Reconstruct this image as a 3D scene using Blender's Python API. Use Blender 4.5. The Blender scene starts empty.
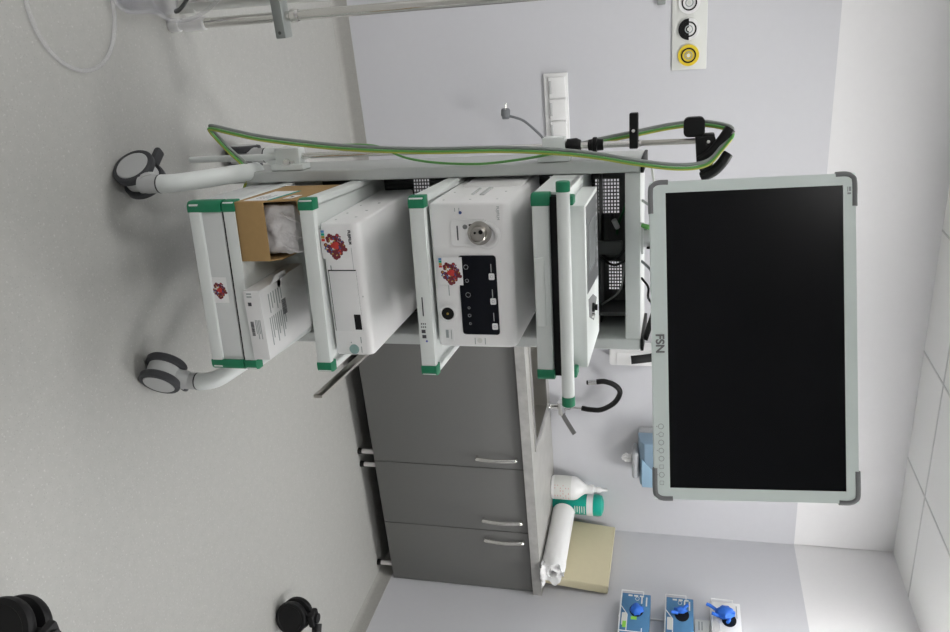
import bpy, bmesh, math, random
from mathutils import Vector, Matrix, Euler, noise
random.seed(7)
SC = bpy.context.scene
COL = SC.collection
PI = math.pi

# ------------------------------------------------------------------ materials
MATS = {}
def srgb(r, g, b):
    f = lambda c: c/12.92 if c <= .04045 else ((c+.055)/1.055)**2.4
    return (f(r/255), f(g/255), f(b/255), 1)

def mat(name, col, rough=.5, metal=0., spec=.5, noise_amt=0., noise_scale=40., bump=0., bump_scale=200., alpha=1., trans=0., emit=None, stretch=None):
    if name in MATS: return MATS[name]
    m = bpy.data.materials.new(name); m.use_nodes = True
    nt = m.node_tree; b = nt.nodes['Principled BSDF']
    b.inputs['Base Color'].default_value = col
    b.inputs['Roughness'].default_value = rough
    b.inputs['Metallic'].default_value = metal
    b.inputs['Specular IOR Level'].default_value = spec
    b.inputs['Alpha'].default_value = alpha
    b.inputs['Transmission Weight'].default_value = trans
    tc = nt.nodes.new('ShaderNodeTexCoord')
    vec = tc.outputs['Object']
    if stretch:
        mp = nt.nodes.new('ShaderNodeMapping'); mp.inputs['Scale'].default_value = stretch
        nt.links.new(vec, mp.inputs['Vector']); vec = mp.outputs['Vector']
    n = nt.nodes.new('ShaderNodeTexNoise'); n.inputs['Scale'].default_value = noise_scale; n.inputs['Detail'].default_value = 4
    nt.links.new(vec, n.inputs['Vector'])
    a = max(noise_amt, .015)
    mx = nt.nodes.new('ShaderNodeMix'); mx.data_type = 'RGBA'
    mx.inputs['A'].default_value = tuple(c*(1-a) for c in col[:3]) + (1,)
    mx.inputs['B'].default_value = tuple(min(1, c*(1+a)) for c in col[:3]) + (1,)
    nt.links.new(n.outputs['Fac'], mx.inputs['Factor'])
    nt.links.new(mx.outputs['Result'], b.inputs['Base Color'])
    if bump:
        n2 = nt.nodes.new('ShaderNodeTexNoise'); n2.inputs['Scale'].default_value = bump_scale
        nt.links.new(vec, n2.inputs['Vector'])
        bp = nt.nodes.new('ShaderNodeBump'); bp.inputs['Strength'].default_value = bump; bp.inputs['Distance'].default_value = .002
        nt.links.new(n2.outputs['Fac'], bp.inputs['Height']); nt.links.new(bp.outputs['Normal'], b.inputs['Normal'])
    if emit:
        b.inputs['Emission Color'].default_value = emit[0]; b.inputs['Emission Strength'].default_value = emit[1]
    MATS[name] = m
    return m

def speckle(name, base, light, dark, rough, scale, thr=.62):
    m = bpy.data.materials.new(name); m.use_nodes = True
    nt = m.node_tree; b = nt.nodes['Principled BSDF']; b.inputs['Roughness'].default_value = rough
    tc = nt.nodes.new('ShaderNodeTexCoord')
    big = nt.nodes.new('ShaderNodeTexNoise'); big.inputs['Scale'].default_value = scale*.25; big.inputs['Detail'].default_value = 5
    sm = nt.nodes.new('ShaderNodeTexNoise'); sm.inputs['Scale'].default_value = scale; sm.inputs['Detail'].default_value = 2
    sm2 = nt.nodes.new('ShaderNodeTexVoronoi'); sm2.inputs['Scale'].default_value = scale*.8
    for n in (big, sm, sm2): nt.links.new(tc.outputs['Object'], n.inputs['Vector'])
    r1 = nt.nodes.new('ShaderNodeValToRGB'); r1.color_ramp.elements[0].position = thr; r1.color_ramp.elements[1].position = thr+.1
    r2 = nt.nodes.new('ShaderNodeValToRGB'); r2.color_ramp.elements[0].position = .10; r2.color_ramp.elements[0].color = (1,1,1,1)
    r2.color_ramp.elements[1].position = .22; r2.color_ramp.elements[1].color = (0,0,0,1)
    nt.links.new(sm.outputs['Fac'], r1.inputs['Fac']); nt.links.new(sm2.outputs['Distance'], r2.inputs['Fac'])
    m0 = nt.nodes.new('ShaderNodeMix'); m0.data_type = 'RGBA'
    m0.inputs['A'].default_value = tuple(c*.93 for c in base[:3])+(1,); m0.inputs['B'].default_value = tuple(c*1.07 for c in base[:3])+(1,)
    nt.links.new(big.outputs['Fac'], m0.inputs['Factor'])
    m1 = nt.nodes.new('ShaderNodeMix'); m1.data_type = 'RGBA'; m1.inputs['B'].default_value = light
    nt.links.new(m0.outputs['Result'], m1.inputs['A']); nt.links.new(r1.outputs['Color'], m1.inputs['Factor'])
    m2 = nt.nodes.new('ShaderNodeMix'); m2.data_type = 'RGBA'; m2.inputs['B'].default_value = dark
    nt.links.new(m1.outputs['Result'], m2.inputs['A']); nt.links.new(r2.outputs['Color'], m2.inputs['Factor'])
    nt.links.new(m2.outputs['Result'], b.inputs['Base Color'])
    MATS[name] = m
    return m

M_floor = speckle('speckled_vinyl', (.42,.42,.40,1), (.53,.53,.51,1), (.36,.36,.345,1), .45, 130)
M_cove = speckle('cove_vinyl', (.36,.355,.335,1), (.42,.42,.40,1), (.31,.31,.29,1), .45, 160)
M_wall = mat('lavender_wall_panel', (.605,.608,.64,1), .42, bump=.05, bump_scale=60)
M_upper = mat('white_paint', (.81,.805,.815,1), .8, bump=.1, bump_scale=300)
M_ceil = mat('ceiling_tile', (.88,.88,.865,1), .9, noise_amt=.03, noise_scale=200, bump=.2, bump_scale=500)
M_grid = mat('ceiling_grid', (.66,.66,.65,1), .5)
M_lamp = mat('lamp_diffuser', (.9,.9,.9,1), .5, emit=((1,.99,.972,1), 12))
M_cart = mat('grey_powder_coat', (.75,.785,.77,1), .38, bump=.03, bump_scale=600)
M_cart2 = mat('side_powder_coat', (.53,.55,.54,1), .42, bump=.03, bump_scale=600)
M_panel = mat('drawer_front_coat', (.67,.69,.685,1), .4)
M_green = mat('green_plastic', (.008,.20,.095,1), .5, noise_amt=.03)
M_dark = mat('dark_grey_metal', (.075,.08,.078,1), .5)
M_black = mat('black_plastic', (.006,.006,.0065,1), .5, spec=.25)
M_rubber = mat('dark_rubber', (.038,.04,.045,1), .55, noise_amt=.05)
M_hub = mat('grey_hub_plastic', (.50,.51,.51,1), .45)
M_chrome = mat('chrome', (.78,.77,.74,1), .16, 1.)
M_steel = mat('brushed_steel', (.50,.48,.44,1), .3, 1., noise_amt=.08, noise_scale=30, stretch=(1,1,40))
M_white = mat('white_plastic', (.82,.82,.82,1), .35)
M_device = mat('device_white', (.87,.865,.865,1), .38, bump=.02, bump_scale=900)
M_gap = mat('panel_gap', (.008,.008,.009,1), .8, spec=.2)
M_paper = mat('paper_white', (.84,.84,.84,1), .85, noise_amt=.02)
M_ink = mat('printed_ink', (.06,.06,.07,1), .7)
M_inkgrey = mat('pale_print', (.34,.37,.37,1), .7)
M_bluein = mat('blue_print', (.10,.13,.45,1), .6)
M_touch = mat('glossy_touch_panel', (.003,.004,.008,1), .12, spec=.22)
M_screen = mat('monitor_screen', (.0025,.003,.0042,1), .25, spec=.2)
M_frame = mat('monitor_frame', (.77,.855,.83,1), .35)
M_bump = mat('grey_bumper', (.20,.205,.21,1), .6)
M_kraft = mat('kraft_cardboard', (.40,.255,.105,1), .8, noise_amt=.08, noise_scale=60, bump=.05, bump_scale=400)
M_teal = mat('teal_print', (.01,.33,.28,1), .6)
M_wrap = mat('bubble_wrap', (.70,.68,.68,1), .18, noise_amt=.12, noise_scale=90, bump=1., bump_scale=90, spec=.9)
M_cab = mat('grey_laminate', (.155,.155,.15,1), .5, noise_amt=.02)
M_cabside = mat('cabinet_carcass', (.12,.12,.118,1), .6)
M_plinth = mat('cabinet_underside', (.03,.03,.03,1), .7)
M_foot = mat('foot_plastic', (.72,.70,.69,1), .4)
M_top = mat('concrete_laminate', (.41,.405,.385,1), .42, noise_amt=.16, noise_scale=14, bump=.02)
M_topedge = mat('concrete_laminate_edge', (.43,.425,.41,1), .5, noise_amt=.30, noise_scale=22)
M_sink = mat('sink_steel', (.56,.55,.52,1), .32, 1., noise_amt=.05)
M_tap = mat('tap_chrome', (.72,.72,.72,1), .12, 1.)
M_lever = mat('grey_lever', (.20,.20,.20,1), .35, .6)
M_hose = mat('black_hose', (.006,.006,.006,1), .4, spec=.3)
M_cush = mat('beige_vinyl', (.66,.60,.41,1), .55, noise_amt=.03, bump=.05, bump_scale=90)
M_roll = mat('tissue_paper', (.83,.83,.83,1), .95, noise_amt=.02, bump=.15, bump_scale=150)
M_tub = mat('teal_tub', (.0,.38,.29,1), .35)
M_blue = mat('dispenser_blue', (.30,.46,.60,1), .3)
M_bluesmoke = mat('dispenser_cover', (.22,.32,.42,1), .3)
M_dispgrey = mat('dispenser_grey', (.45,.46,.48,1), .4)
M_glovebox = mat('blue_glove_box', (.07,.21,.40,1), .5, noise_amt=.08)
M_glove = mat('blue_nitrile', (.02,.14,.62,1), .5, noise_amt=.15, noise_scale=60)
M_lime = mat('lime_print', (.30,.70,.08,1), .5)
M_wire = mat('white_wire', (.80,.80,.80,1), .4)
M_yellow = mat('yellow_plastic', (.78,.58,.03,1), .4)
M_plate = mat('outlet_plate', (.70,.71,.68,1), .4)
M_greyplug = mat('grey_plug', (.16,.17,.18,1), .5)
M_gy = mat('green_cable', (.10,.32,.07,1), .4)
M_greycab = mat('grey_cable', (.27,.29,.28,1), .45)
M_clear = mat('clear_tubing', (.72,.72,.75,1), .15, alpha=.20)
M_clearbag = mat('clear_plastic', (.45,.45,.52,1), .2, alpha=.16)
M_pink = mat('pink_print', (.62,.36,.35,1), .7)
M_purple = mat('purple_plastic', (.12,.07,.45,1), .4)
M_red = mat('crest_red', (.62,.05,.04,1), .6)
M_maroon = mat('crest_maroon', (.17,.02,.03,1), .6)
M_gold = mat('crest_gold', (.50,.34,.06,1), .6)
M_navy = mat('crest_navy', (.06,.10,.28,1), .6)
M_sky = mat('crest_blue', (.10,.25,.50,1), .6)
M_teallight = mat('teal_button', (.26,.40,.38,1), .35)
M_sslate = mat('slate_panel', (.13,.135,.14,1), .35)
M_lcd = mat('grey_lcd', (.27,.285,.29,1), .25)
M_stretcher = mat('black_chassis', (.008,.008,.009,1), .5, spec=.3)
M_vinyl = mat('black_upholstery', (.02,.02,.022,1), .6)

# ------------------------------------------------------------------ mesh helpers
OFF = {}          # base point of every thing, in the frame its coordinates are written in
class MB:
    def __init__(s): s.bm = bmesh.new()
    def _add(s, verts, faces):
        vs = [s.bm.verts.new(v) for v in verts]
        for f in faces:
            try: s.bm.faces.new([vs[i] for i in f])
            except ValueError: pass
        return vs
    def box(s, x0, x1, y0, y1, z0, z1, bev=0., seg=2):
        b = bmesh.new(); bmesh.ops.create_cube(b, size=1)
        for v in b.verts: v.co = Vector(((x0+x1)/2+v.co.x*(x1-x0), (y0+y1)/2+v.co.y*(y1-y0), (z0+z1)/2+v.co.z*(z1-z0)))
        if bev: bmesh.ops.bevel(b, geom=list(b.edges), offset=bev, segments=seg, profile=.5, affect='EDGES')
        s.merge(b); return s
    def merge(s, b, M=None):
        if M is not None: bmesh.ops.transform(b, matrix=M, verts=b.verts)
        me = bpy.data.meshes.new('tmp'); b.to_mesh(me); b.free(); s.bm.from_mesh(me); bpy.data.meshes.remove(me); return s
    def cyl(s, a, b, r, r2=None, n=24, caps=True):
        a, b = Vector(a), Vector(b); r2 = r if r2 is None else r2
        d = (b-a).normalized(); u = d.orthogonal().normalized(); w = d.cross(u)
        vs = [a+(u*math.cos(2*PI*i/n)+w*math.sin(2*PI*i/n))*r for i in range(n)]+[b+(u*math.cos(2*PI*i/n)+w*math.sin(2*PI*i/n))*r2 for i in range(n)]
        fs = [(i, (i+1) % n, n+(i+1) % n, n+i) for i in range(n)]
        if caps: fs += [tuple(range(n-1, -1, -1)), tuple(range(n, 2*n))]
        s._add(vs, fs); return s
    def lathe(s, prof, origin=(0,0,0), axis=(0,0,1), n=28):
        o = Vector(origin); d = Vector(axis).normalized(); u = d.orthogonal().normalized(); w = d.cross(u)
        vs, fs, rings = [], [], []
        for r, h in prof:
            if r < 1e-6: rings.append([len(vs)]); vs.append(o+d*h)
            else:
                rings.append(list(range(len(vs), len(vs)+n)))
                vs += [o+d*h+(u*math.cos(2*PI*i/n)+w*math.sin(2*PI*i/n))*r for i in range(n)]
        for A, B in zip(rings, rings[1:]):
            for i in range(n):
                j = (i+1) % n
                if len(A) == 1 and len(B) == 1: continue
                if len(A) == 1: fs.append((A[0], B[j], B[i]))
                elif len(B) == 1: fs.append((A[i], A[j], B[0]))
                else: fs.append((A[i], A[j], B[j], B[i]))
        s._add(vs, fs); return s
    def tube(s, pts, r, n=10, res=6, rx=None, closed=False):
        P = [Vector(p) for p in pts]
        Q = []
        if res > 1 and len(P) > 2:
            N = len(P)
            for i in range(N if closed else N-1):
                p0 = P[(i-1) % N] if closed or i > 0 else P[0]*2-P[1]
                p1, p2 = P[i], P[(i+1) % N]
                p3 = P[(i+2) % N] if closed or i < N-2 else P[-1]*2-P[-2]
                for k in range(res):
                    t = k/res
                    Q.append(.5*((2*p1)+(p2-p0)*t+(2*p0-5*p1+4*p2-p3)*t*t+(3*p1-p0-3*p2+p3)*t**3))
            if not closed: Q.append(P[-1])
        else: Q = P
        L = len(Q); vs, fs = [], []
        tan = [(Q[(i+1) % L]-Q[i-1]) if closed else (Q[min(i+1, L-1)]-Q[max(i-1, 0)]) for i in range(L)]
        up = tan[0].orthogonal().normalized()
        for i in range(L):
            t = tan[i].normalized(); up = (up-t*up.dot(t)).normalized(); w = t.cross(up)
            for k in range(n):
                a = 2*PI*k/n
                vs.append(Q[i]+up*math.cos(a)*r+w*math.sin(a)*(rx or r))
        for i in range(L if closed else L-1):
            for k in range(n):
                fs.append((i*n+k, i*n+(k+1) % n, ((i+1) % L)*n+(k+1) % n, ((i+1) % L)*n+k))
        if not closed: fs += [tuple(range(n-1, -1, -1)), tuple(range((L-1)*n, L*n))]
        s._add(vs, fs); return s
    def prism(s, poly, axis, a0, a1, bev=0.):
        # poly = 2-D outline, extruded along axis ('x','y','z') from a0 to a1
        def P(p, h): return {'x': (h, p[0], p[1]), 'y': (p[0], h, p[1]), 'z': (p[0], p[1], h)}[axis]
        n = len(poly); b = bmesh.new()
        vs = [b.verts.new(P(p, a0)) for p in poly]+[b.verts.new(P(p, a1)) for p in poly]
        for i in range(n): b.faces.new((vs[i], vs[(i+1) % n], vs[n+(i+1) % n], vs[n+i]))
        b.faces.new(vs[:n][::-1]); b.faces.new(vs[n:])
        bmesh.ops.recalc_face_normals(b, faces=b.faces)
        if bev: bmesh.ops.bevel(b, geom=list(b.edges), offset=bev, segments=2, profile=.5, affect='EDGES')
        s.merge(b); return s
    def rrect(s, x0, x1, z0, z1, y0, y1, r, n=5):
        return s.prism(rr(x0, x1, z0, z1, r, n), 'y', y0, y1)
    def build(s, name, m, parent=None, off=None, smooth=35, M=None):
        if off is None: off = OFF.get(parent.name, Vector()) if parent else Vector()
        if M is not None: bmesh.ops.transform(s.bm, matrix=M, verts=s.bm.verts)
        bmesh.ops.translate(s.bm, vec=-Vector(off), verts=s.bm.verts)
        bmesh.ops.recalc_face_normals(s.bm, faces=s.bm.faces)
        me = bpy.data.meshes.new(name); s.bm.to_mesh(me); s.bm.free()
        for p in me.polygons: p.use_smooth = True
        me.set_sharp_from_angle(angle=math.radians(smooth))
        me.materials.append(m)
        o = bpy.data.objects.new(name, me); COL.objects.link(o)
        if parent: o.parent = parent; OFF[o.name] = Vector(off)
        return o
def rr(x0, x1, z0, z1, r, n=5):
    out = []
    for cx, cz, a in ((x1-r, z1-r, 0), (x0+r, z1-r, PI/2), (x0+r, z0+r, PI), (x1-r, z0+r, 1.5*PI)):
        for k in range(n+1):
            t = a+PI/2*k/n; out.append((cx+r*math.cos(t), cz+r*math.sin(t)))
    return out
def text_into(mb, s, size, M, thick=.0004, bold=0.):
    cu = bpy.data.curves.new('t', 'FONT'); cu.body = s; cu.size = size; cu.extrude = thick; cu.offset = bold; cu.align_x = 'CENTER'; cu.align_y = 'CENTER'
    o = bpy.data.objects.new('t', cu); COL.objects.link(o)
    bpy.context.view_layer.update()
    me = bpy.data.meshes.new_from_object(o.evaluated_get(bpy.context.evaluated_depsgraph_get()))
    b = bmesh.new(); b.from_mesh(me); bpy.data.meshes.remove(me)
    bpy.data.objects.remove(o); bpy.data.curves.remove(cu)
    mb.merge(b, M); return mb
FRONT = Matrix.Rotation(PI/2, 4, 'X')            # text plane facing -y
def front(x, y, z): return Matrix.Translation((x, y, z)) @ FRONT

def tag(o, label=None, cat=None, group=None, kind=None):
    if label: o['label'] = label
    if cat: o['category'] = cat
    if group: o['group'] = group
    if kind: o['kind'] = kind
    return o

# frame of the equipment cart: origin on the floor below the middle of its shelf fronts
CX, CY, CA = .750, 1.802, -.1285
cm = Matrix.Translation((CX, CY, 0)) @ Matrix.Rotation(CA, 4, 'Z')
def thing(name, label, cat, base=(0,0,0), cart=False, group=None, rot=0.):
    """rot turns the thing about its base point, on top of the frame it stands in"""
    o = bpy.data.objects.new(name, None); COL.objects.link(o); o.empty_display_size = .05
    o.location = (cm @ Vector(base)) if cart else Vector(base)
    o.rotation_euler = (0, 0, (CA if cart else 0)+rot)
    OFF[o.name] = Vector(base)
    return tag(o, label, cat, group)
def structure(name, mb, m): return tag(mb.build(name, m), kind='structure')

# ------------------------------------------------------------------ room
XR, YB, XL, YF, H, BND = 3.078, 3.787, -2.1, -2.4, 2.732, 2.233
structure('floor', MB().box(XL-.1, XR+.1, YF-.1, YB+.1, -.1, 0), M_floor)
w = structure('wall_back', MB().box(XL, XR, YB, YB+.1, 0, BND), M_wall)
structure('wall_back_upper', MB().box(XL, XR, YB+.004, YB+.1, BND, H), M_upper)
structure('wall_right', MB().box(XR, XR+.1, YF, YB+.1, 0, BND), M_wall)
structure('wall_right_upper', MB().box(XR+.004, XR+.1, YF, YB+.1, BND, H), M_upper)
structure('wall_left', MB().box(XL-.1, XL, YF, YB+.1, 0, H), M_upper)
structure('wall_front', MB().box(XL-.1, XR+.1, YF-.1, YF, 0, H), M_upper)
structure('ceiling', MB().box(XL-.1, XR+.1, YF-.1, YB+.1, H, H+.08), M_ceil)
g = MB()
gx = [2.475-.6*k for k in range(8)]; gy = [3.46-.6*k for k in range(10)]
for x in gx: g.box(x-.0045, x+.0045, YF, YB, H-.003, H+.001)
for y in gy: g.box(XL, XR, y-.0045, y+.0045, H-.003, H+.001)
structure('trim_1', g, M_grid)
def cove(a0, a1, axis):
    pr = [(0, .0), (-.022, .0), (-.016, .004), (-.009, .012), (-.005, .025), (-.004, .0755), (0, .0755)]
    if axis == 'x': return MB().prism([(YB+p, z) for p, z in pr], 'x', a0, a1)
    return MB().prism([(XR+p, z) for p, z in pr], 'y', a0, a1)
structure('baseboard_back', cove(XL, XR, 'x'), M_cove)
structure('baseboard_right', cove(YF, YB, 'y'), M_cove)
# recessed ceiling lamps, two rows of the tile grid
for lx, ly, where in ((2.475, 2.26, 'nearest the right corner'), (.675, 2.26, 'above the equipment cart'), (1.875, .46, 'nearest the right wall'), (-1.125, -.14, 'above the camera side of the room'), (-1.125, 2.26, 'nearest the left wall')):
    t = thing('ceiling_light', 'square white recessed ceiling panel light '+where, 'light', (lx+.3, ly+.3, H), group='ceiling panel lights')
    f = MB()
    for a in ((.01, .59, .01, .03), (.01, .59, .57, .59), (.01, .03, .03, .57), (.57, .59, .03, .57)): f.box(lx+a[0], lx+a[1], ly+a[2], ly+a[3], H-.012, H-.0005)
    f.build('frame', M_white, t)
    MB().box(lx+.03, lx+.57, ly+.03, ly+.57, H-.009, H-.001).build('diffuser', M_lamp, t)

# ------------------------------------------------------------------ base cabinets, worktop, sink
YFR = 3.231                        # front face of the doors
zb, zt = .0942, .879
def cabinet(x0, x1, label, hx, feet):
    t = thing('base_cabinet', label, 'cabinet', (x0, YFR, 0))
    bd = MB()
    bd.box(x0+.001, x0+.019, YFR+.020, YB-.03, zb+.004, zt-.001).box(x1-.019, x1-.001, YFR+.020, YB-.03, zb+.004, zt-.001)
    bd.box(x0+.019, x1-.019, YFR+.020, YB-.03, zb+.004, zb+.022).box(x0+.019, x1-.019, YB-.036, YB-.03, zb+.022, zt-.001)
    bd.build('body', M_cabside, t)
    MB().box(x0+.004, x1-.004, YFR+.04, YB-.04, zb, zb+.003).build('underside', M_plinth, t)
    d = MB().box(x0+.0022, x1-.0022, YFR, YFR+.018, zb, zt-.004, .0012).build('door', M_cab, t)
    h = MB().tube([(hx, YFR, .648), (hx, YFR-.014, .644), (hx, YFR-.024, .662), (hx, YFR-.031, .745), (hx, YFR-.024, .826), (hx, YFR-.014, .846), (hx, YFR, .842)], .0045, rx=.0105)
    h.cyl((hx, YFR, .646), (hx, YFR-.012, .646), .007).cyl((hx, YFR, .844), (hx, YFR-.012, .844), .007)
    h.build('handle', M_chrome, d)
    for fx, fy in feet:
        f = MB().cyl((fx, fy, .02), (fx, fy, zb+.002), .0125).build('foot', M_foot, t)
        MB().cyl((fx, fy, 0), (fx, fy, .021), .017, .0145).build('pad', M_black, f)
c3, c2, c1, c0 = XR, XR-.388, XR-.775, XR-1.575
bk = YB-.1
cabinet(c2, c3-.004, 'rightmost grey base cabinet, against the side wall, handle on its left edge', c2+.05, [(3.00, 3.262), (3.00, bk), (c2+.07, bk)])
cabinet(c1, c2, 'middle narrow grey base cabinet, handle on its right edge', c2-.075, [(c1+.045, 3.262), (c1+.045, bk), (c2-.07, bk)])
cabinet(c0, c1, 'wide grey base cabinet below the sink, partly behind the cart', c1-.065, [(c1-.035, 3.262), (c1-.035, bk), (c0+.05, 3.262), (c0+.05, bk)])
ZT = .9255
sx0, sx1, sy0, sy1 = 1.66, 2.215, 3.315, 3.70
wt = thing('worktop', 'grey concrete-look worktop slab along the top of the base cabinets', 'worktop', (c0, YFR, zt))
wy0, wy1 = YFR-.018, YB-.001
w_ = MB()
for a in ((c0-.02, sx0, wy0, wy1), (sx1, XR-.001, wy0, wy1), (sx0, sx1, wy0, sy0), (sx0, sx1, sy1, wy1)): w_.box(a[0], a[1], a[2], a[3], zt, ZT)
w_.build('slab', M_top, wt)
MB().box(c0-.02, XR-.001, wy0-.0012, wy0, zt, ZT-.0005).build('front_edge', M_topedge, wt)
sk = thing('sink', 'inset stainless steel sink basin in the worktop behind the cart', 'sink', (sx0, sy0, ZT))
r_ = MB()
for a in ((sx0-.02, sx1+.02, sy0-.02, sy0+.02), (sx0-.02, sx1+.02, sy1-.02, sy1+.02), (sx0-.02, sx0+.02, sy0+.02, sy1-.02), (sx1-.02, sx1+.02, sy0+.02, sy1-.02)): r_.box(a[0], a[1], a[2], a[3], ZT, ZT+.004)
r_.build('rim', M_sink, sk)
b_ = MB()
i0, i1, j0, j1, dz = sx0+.02, sx1-.02, sy0+.02, sy1-.02, ZT-.16
b_.box(i0-.003, i0, j0, j1, dz, ZT); b_.box(i1, i1+.003, j0, j1, dz, ZT); b_.box(i0, i1, j0-.003, j0, dz, ZT); b_.box(i0, i1, j1, j1+.003, dz, ZT); b_.box(i0, i1, j0, j1, dz-.003, dz)
b_.build('basin', M_sink, sk)
MB().cyl(((i0+i1)/2, (j0+j1)/2, dz), ((i0+i1)/2, (j0+j1)/2, dz+.003), .04).build('drain', M_tap, sk)

fx, fy = 2.24, 3.745
t = thing('faucet', 'chrome sink tap with black flexible gooseneck hose and grey lever', 'faucet', (fx, fy, ZT))
MB().lathe([(0, 0), (.027, 0), (.027, .006), (.017, .01), (.017, .05), (.024, .055), (.024, .092), (.016, .098), (.016, .118), (.011, .122), (0, .122)], (fx, fy, ZT)).build('body', M_tap, t)
MB().cyl((fx-.05, fy-.03, ZT+.072), (fx+.035, fy-.01, ZT+.072), .020).cyl((fx-.052, fy-.033, ZT+.072), (fx-.043, fy-.029, ZT+.072), .018).build('mixer_valve', M_tap, t)
MB().tube([(fx+.022, fy-.012, ZT+.075), (fx+.05, fy-.025, ZT+.085), (fx+.13, fy-.06, ZT+.142)], .010, rx=.017, res=4).build('lever', M_lever, t)
MB().cyl((fx, fy, ZT+.12), (fx, fy-.005, ZT+.19), .0065).build('riser', M_tap, t)
yS = fy-.03
MB().tube([(fx, fy-.005, 1.105), (fx+.001, fy-.015, 1.155), (fx-.012, yS, 1.215), (2.176, yS-.01, 1.283), (2.108, yS-.02, 1.312), (2.062, yS-.03, 1.288), (2.042, yS-.03, 1.235), (2.046, yS-.03, 1.195)], .014, n=14).build('gooseneck_hose', M_hose, t)
MB().cyl((2.046, yS-.03, 1.197), (2.051, yS-.03, 1.152), .0125).build('nozzle', M_tap, t)
MB().cyl((2.051, yS-.03, 1.152), (2.052, yS-.03, 1.143), .0115).build('aerator', M_black, t)

# bottles, tub, roll, cushion on the worktop
bx, by = 2.728, 3.69
t = thing('cleaner_bottle', 'white squeeze bottle with long nozzle standing by the back wall beside the tap', 'bottle', (bx, by, ZT))
MB().lathe([(0, 0), (.060, 0), (.066, .008), (.066, .125), (.06, .145), (.040, .168), (.026, .19), (.0235, .21), (.0235, .222), (0, .222)], (bx, by, ZT)).build('bottle', M_white, t)
MB().lathe([(.026, .21), (.026, .232), (.015, .236), (.012, .25), (.0155, .252), (.0155, .27), (.009, .28), (.006, .31), (0, .31)], (bx, by, ZT)).build('nozzle', M_white, t)
l_ = MB()
for k in range(7):
    a0 = -PI/2-.75+k*.22
    for j in range(6):
        if random.random() < .35:
            z = ZT+.025+j*.015
            p = Vector((bx+.0662*math.cos(a0), by+.0662*math.sin(a0), z))
            l_.box(p.x-.005, p.x+.005, p.y-.0012, p.y+.0012, z, z+.004)
lab = MB().lathe([(.0664, .02), (.0668, .022), (.0668, .112), (.0664, .114)], (bx, by, ZT)).build('label_sleeve', M_plate, t)
l_.build('print_marks', M_pink, lab)

tx, ty = 2.862, 3.725
t = thing('wipes_tub', 'teal green wipes tub with white band between the bottle and the paper roll', 'tub', (tx, ty, ZT))
MB().lathe([(0, 0), (.055, 0), (.058, .006), (.058, .20), (0, .20)], (tx, ty, ZT)).build('tub', M_tub, t)
MB().lathe([(.0585, .19), (.061, .192), (.061, .224), (.0585, .226), (0, .226)], (tx, ty, ZT)).build('band', M_white, t)
MB().lathe([(.060, .226), (.0615, .23), (.0615, .255), (.056, .272), (.03, .282), (0, .282)], (tx, ty, ZT)).build('lid', M_tub, t)
l_ = MB()
for k in range(5):
    z = ZT+.125+k*.013; l_.box(tx-.03, tx+.02-.008*(k % 2), ty-.0593, ty-.0575, z, z+.004)
l_.build('label', M_white, t)

t = thing('paper_roll', 'white couch paper roll with ragged end lying on the worktop in the corner', 'paper roll', (2.90, 3.25, ZT))
r_ = MB(); n, L = 40, 26
a0, a1 = Vector((2.913, 3.205, ZT+.064)), Vector((2.872, 3.66, ZT+.064))
d = (a1-a0).normalized(); u = Vector((0, 0, 1)); wv = d.cross(u)
vs, fs = [], []
for i in range(L+1):
    c = a0.lerp(a1, i/L)
    for k in range(n):
        a = 2*PI*k/n; rad = .062
        e = max(0, 1-i/7)
        rad += e*.014*noise.noise(Vector((math.cos(a)*3, math.sin(a)*3, i*.6)))
        c2_ = c+d*(e*.035*noise.noise(Vector((math.cos(a)*2+5, math.sin(a)*2, 1.7))) if i < 3 else 0)
        p = c2_+u*math.cos(a)*rad+wv*math.sin(a)*rad
        p.z = max(p.z, ZT+.0005)
        vs.append(p)
for i in range(L):
    for k in range(n): fs.append((i*n+k, i*n+(k+1) % n, (i+1)*n+(k+1) % n, (i+1)*n+k))
fs.append(tuple(range(L*n, (L+1)*n)))
b_ = len(vs)
for rg, rad, dep in ((0, .042, .012), (1, .026, -.004), (2, .02, .06)):
    for k in range(n):
        a = 2*PI*k/n; q = rad+.006*noise.noise(Vector((math.cos(a)*4, math.sin(a)*4, rg*3.)))
        p = a0+d*(dep+.012*noise.noise(Vector((math.cos(a)*5, math.sin(a)*5, 9+rg))))+u*math.cos(a)*q+wv*math.sin(a)*q
        p.z = max(p.z, ZT+.0005)
        vs.append(p)
for k in range(n): fs.append((k, (k+1) % n, b_+(k+1) % n, b_+k))
for rg in range(2):
    for k in range(n): fs.append((b_+rg*n+k, b_+rg*n+(k+1) % n, b_+(rg+1)*n+(k+1) % n, b_+(rg+1)*n+k))
r_._add(vs, fs); r_.build('rolled_paper', M_roll, t, smooth=60)
f_ = MB()
vs, fs = [], []
for i in range(13):
    for j in range(9):
        sx = i/12; sy = j/8
        p = Vector((2.855+.125*sx, 3.165+.07*sy, ZT+.008+.022*abs(noise.noise(Vector((sx*4, sy*4, 2.))))+.05*sy*(1-abs(sx-.5)*2)*.8))
        p.y += .015*noise.noise(Vector((sx*6, 3, sy)))
        vs.append(p)
for i in range(12):
    for j in range(8): fs.append((i*9+j, (i+1)*9+j, (i+1)*9+j+1, i*9+j+1))
f_._add(vs, fs)
o = f_.build('loose_end', M_roll, t, smooth=60)
s_ = o.modifiers.new('thickness', 'SOLIDIFY'); s_.thickness = .003; s_.offset = 1

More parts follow.
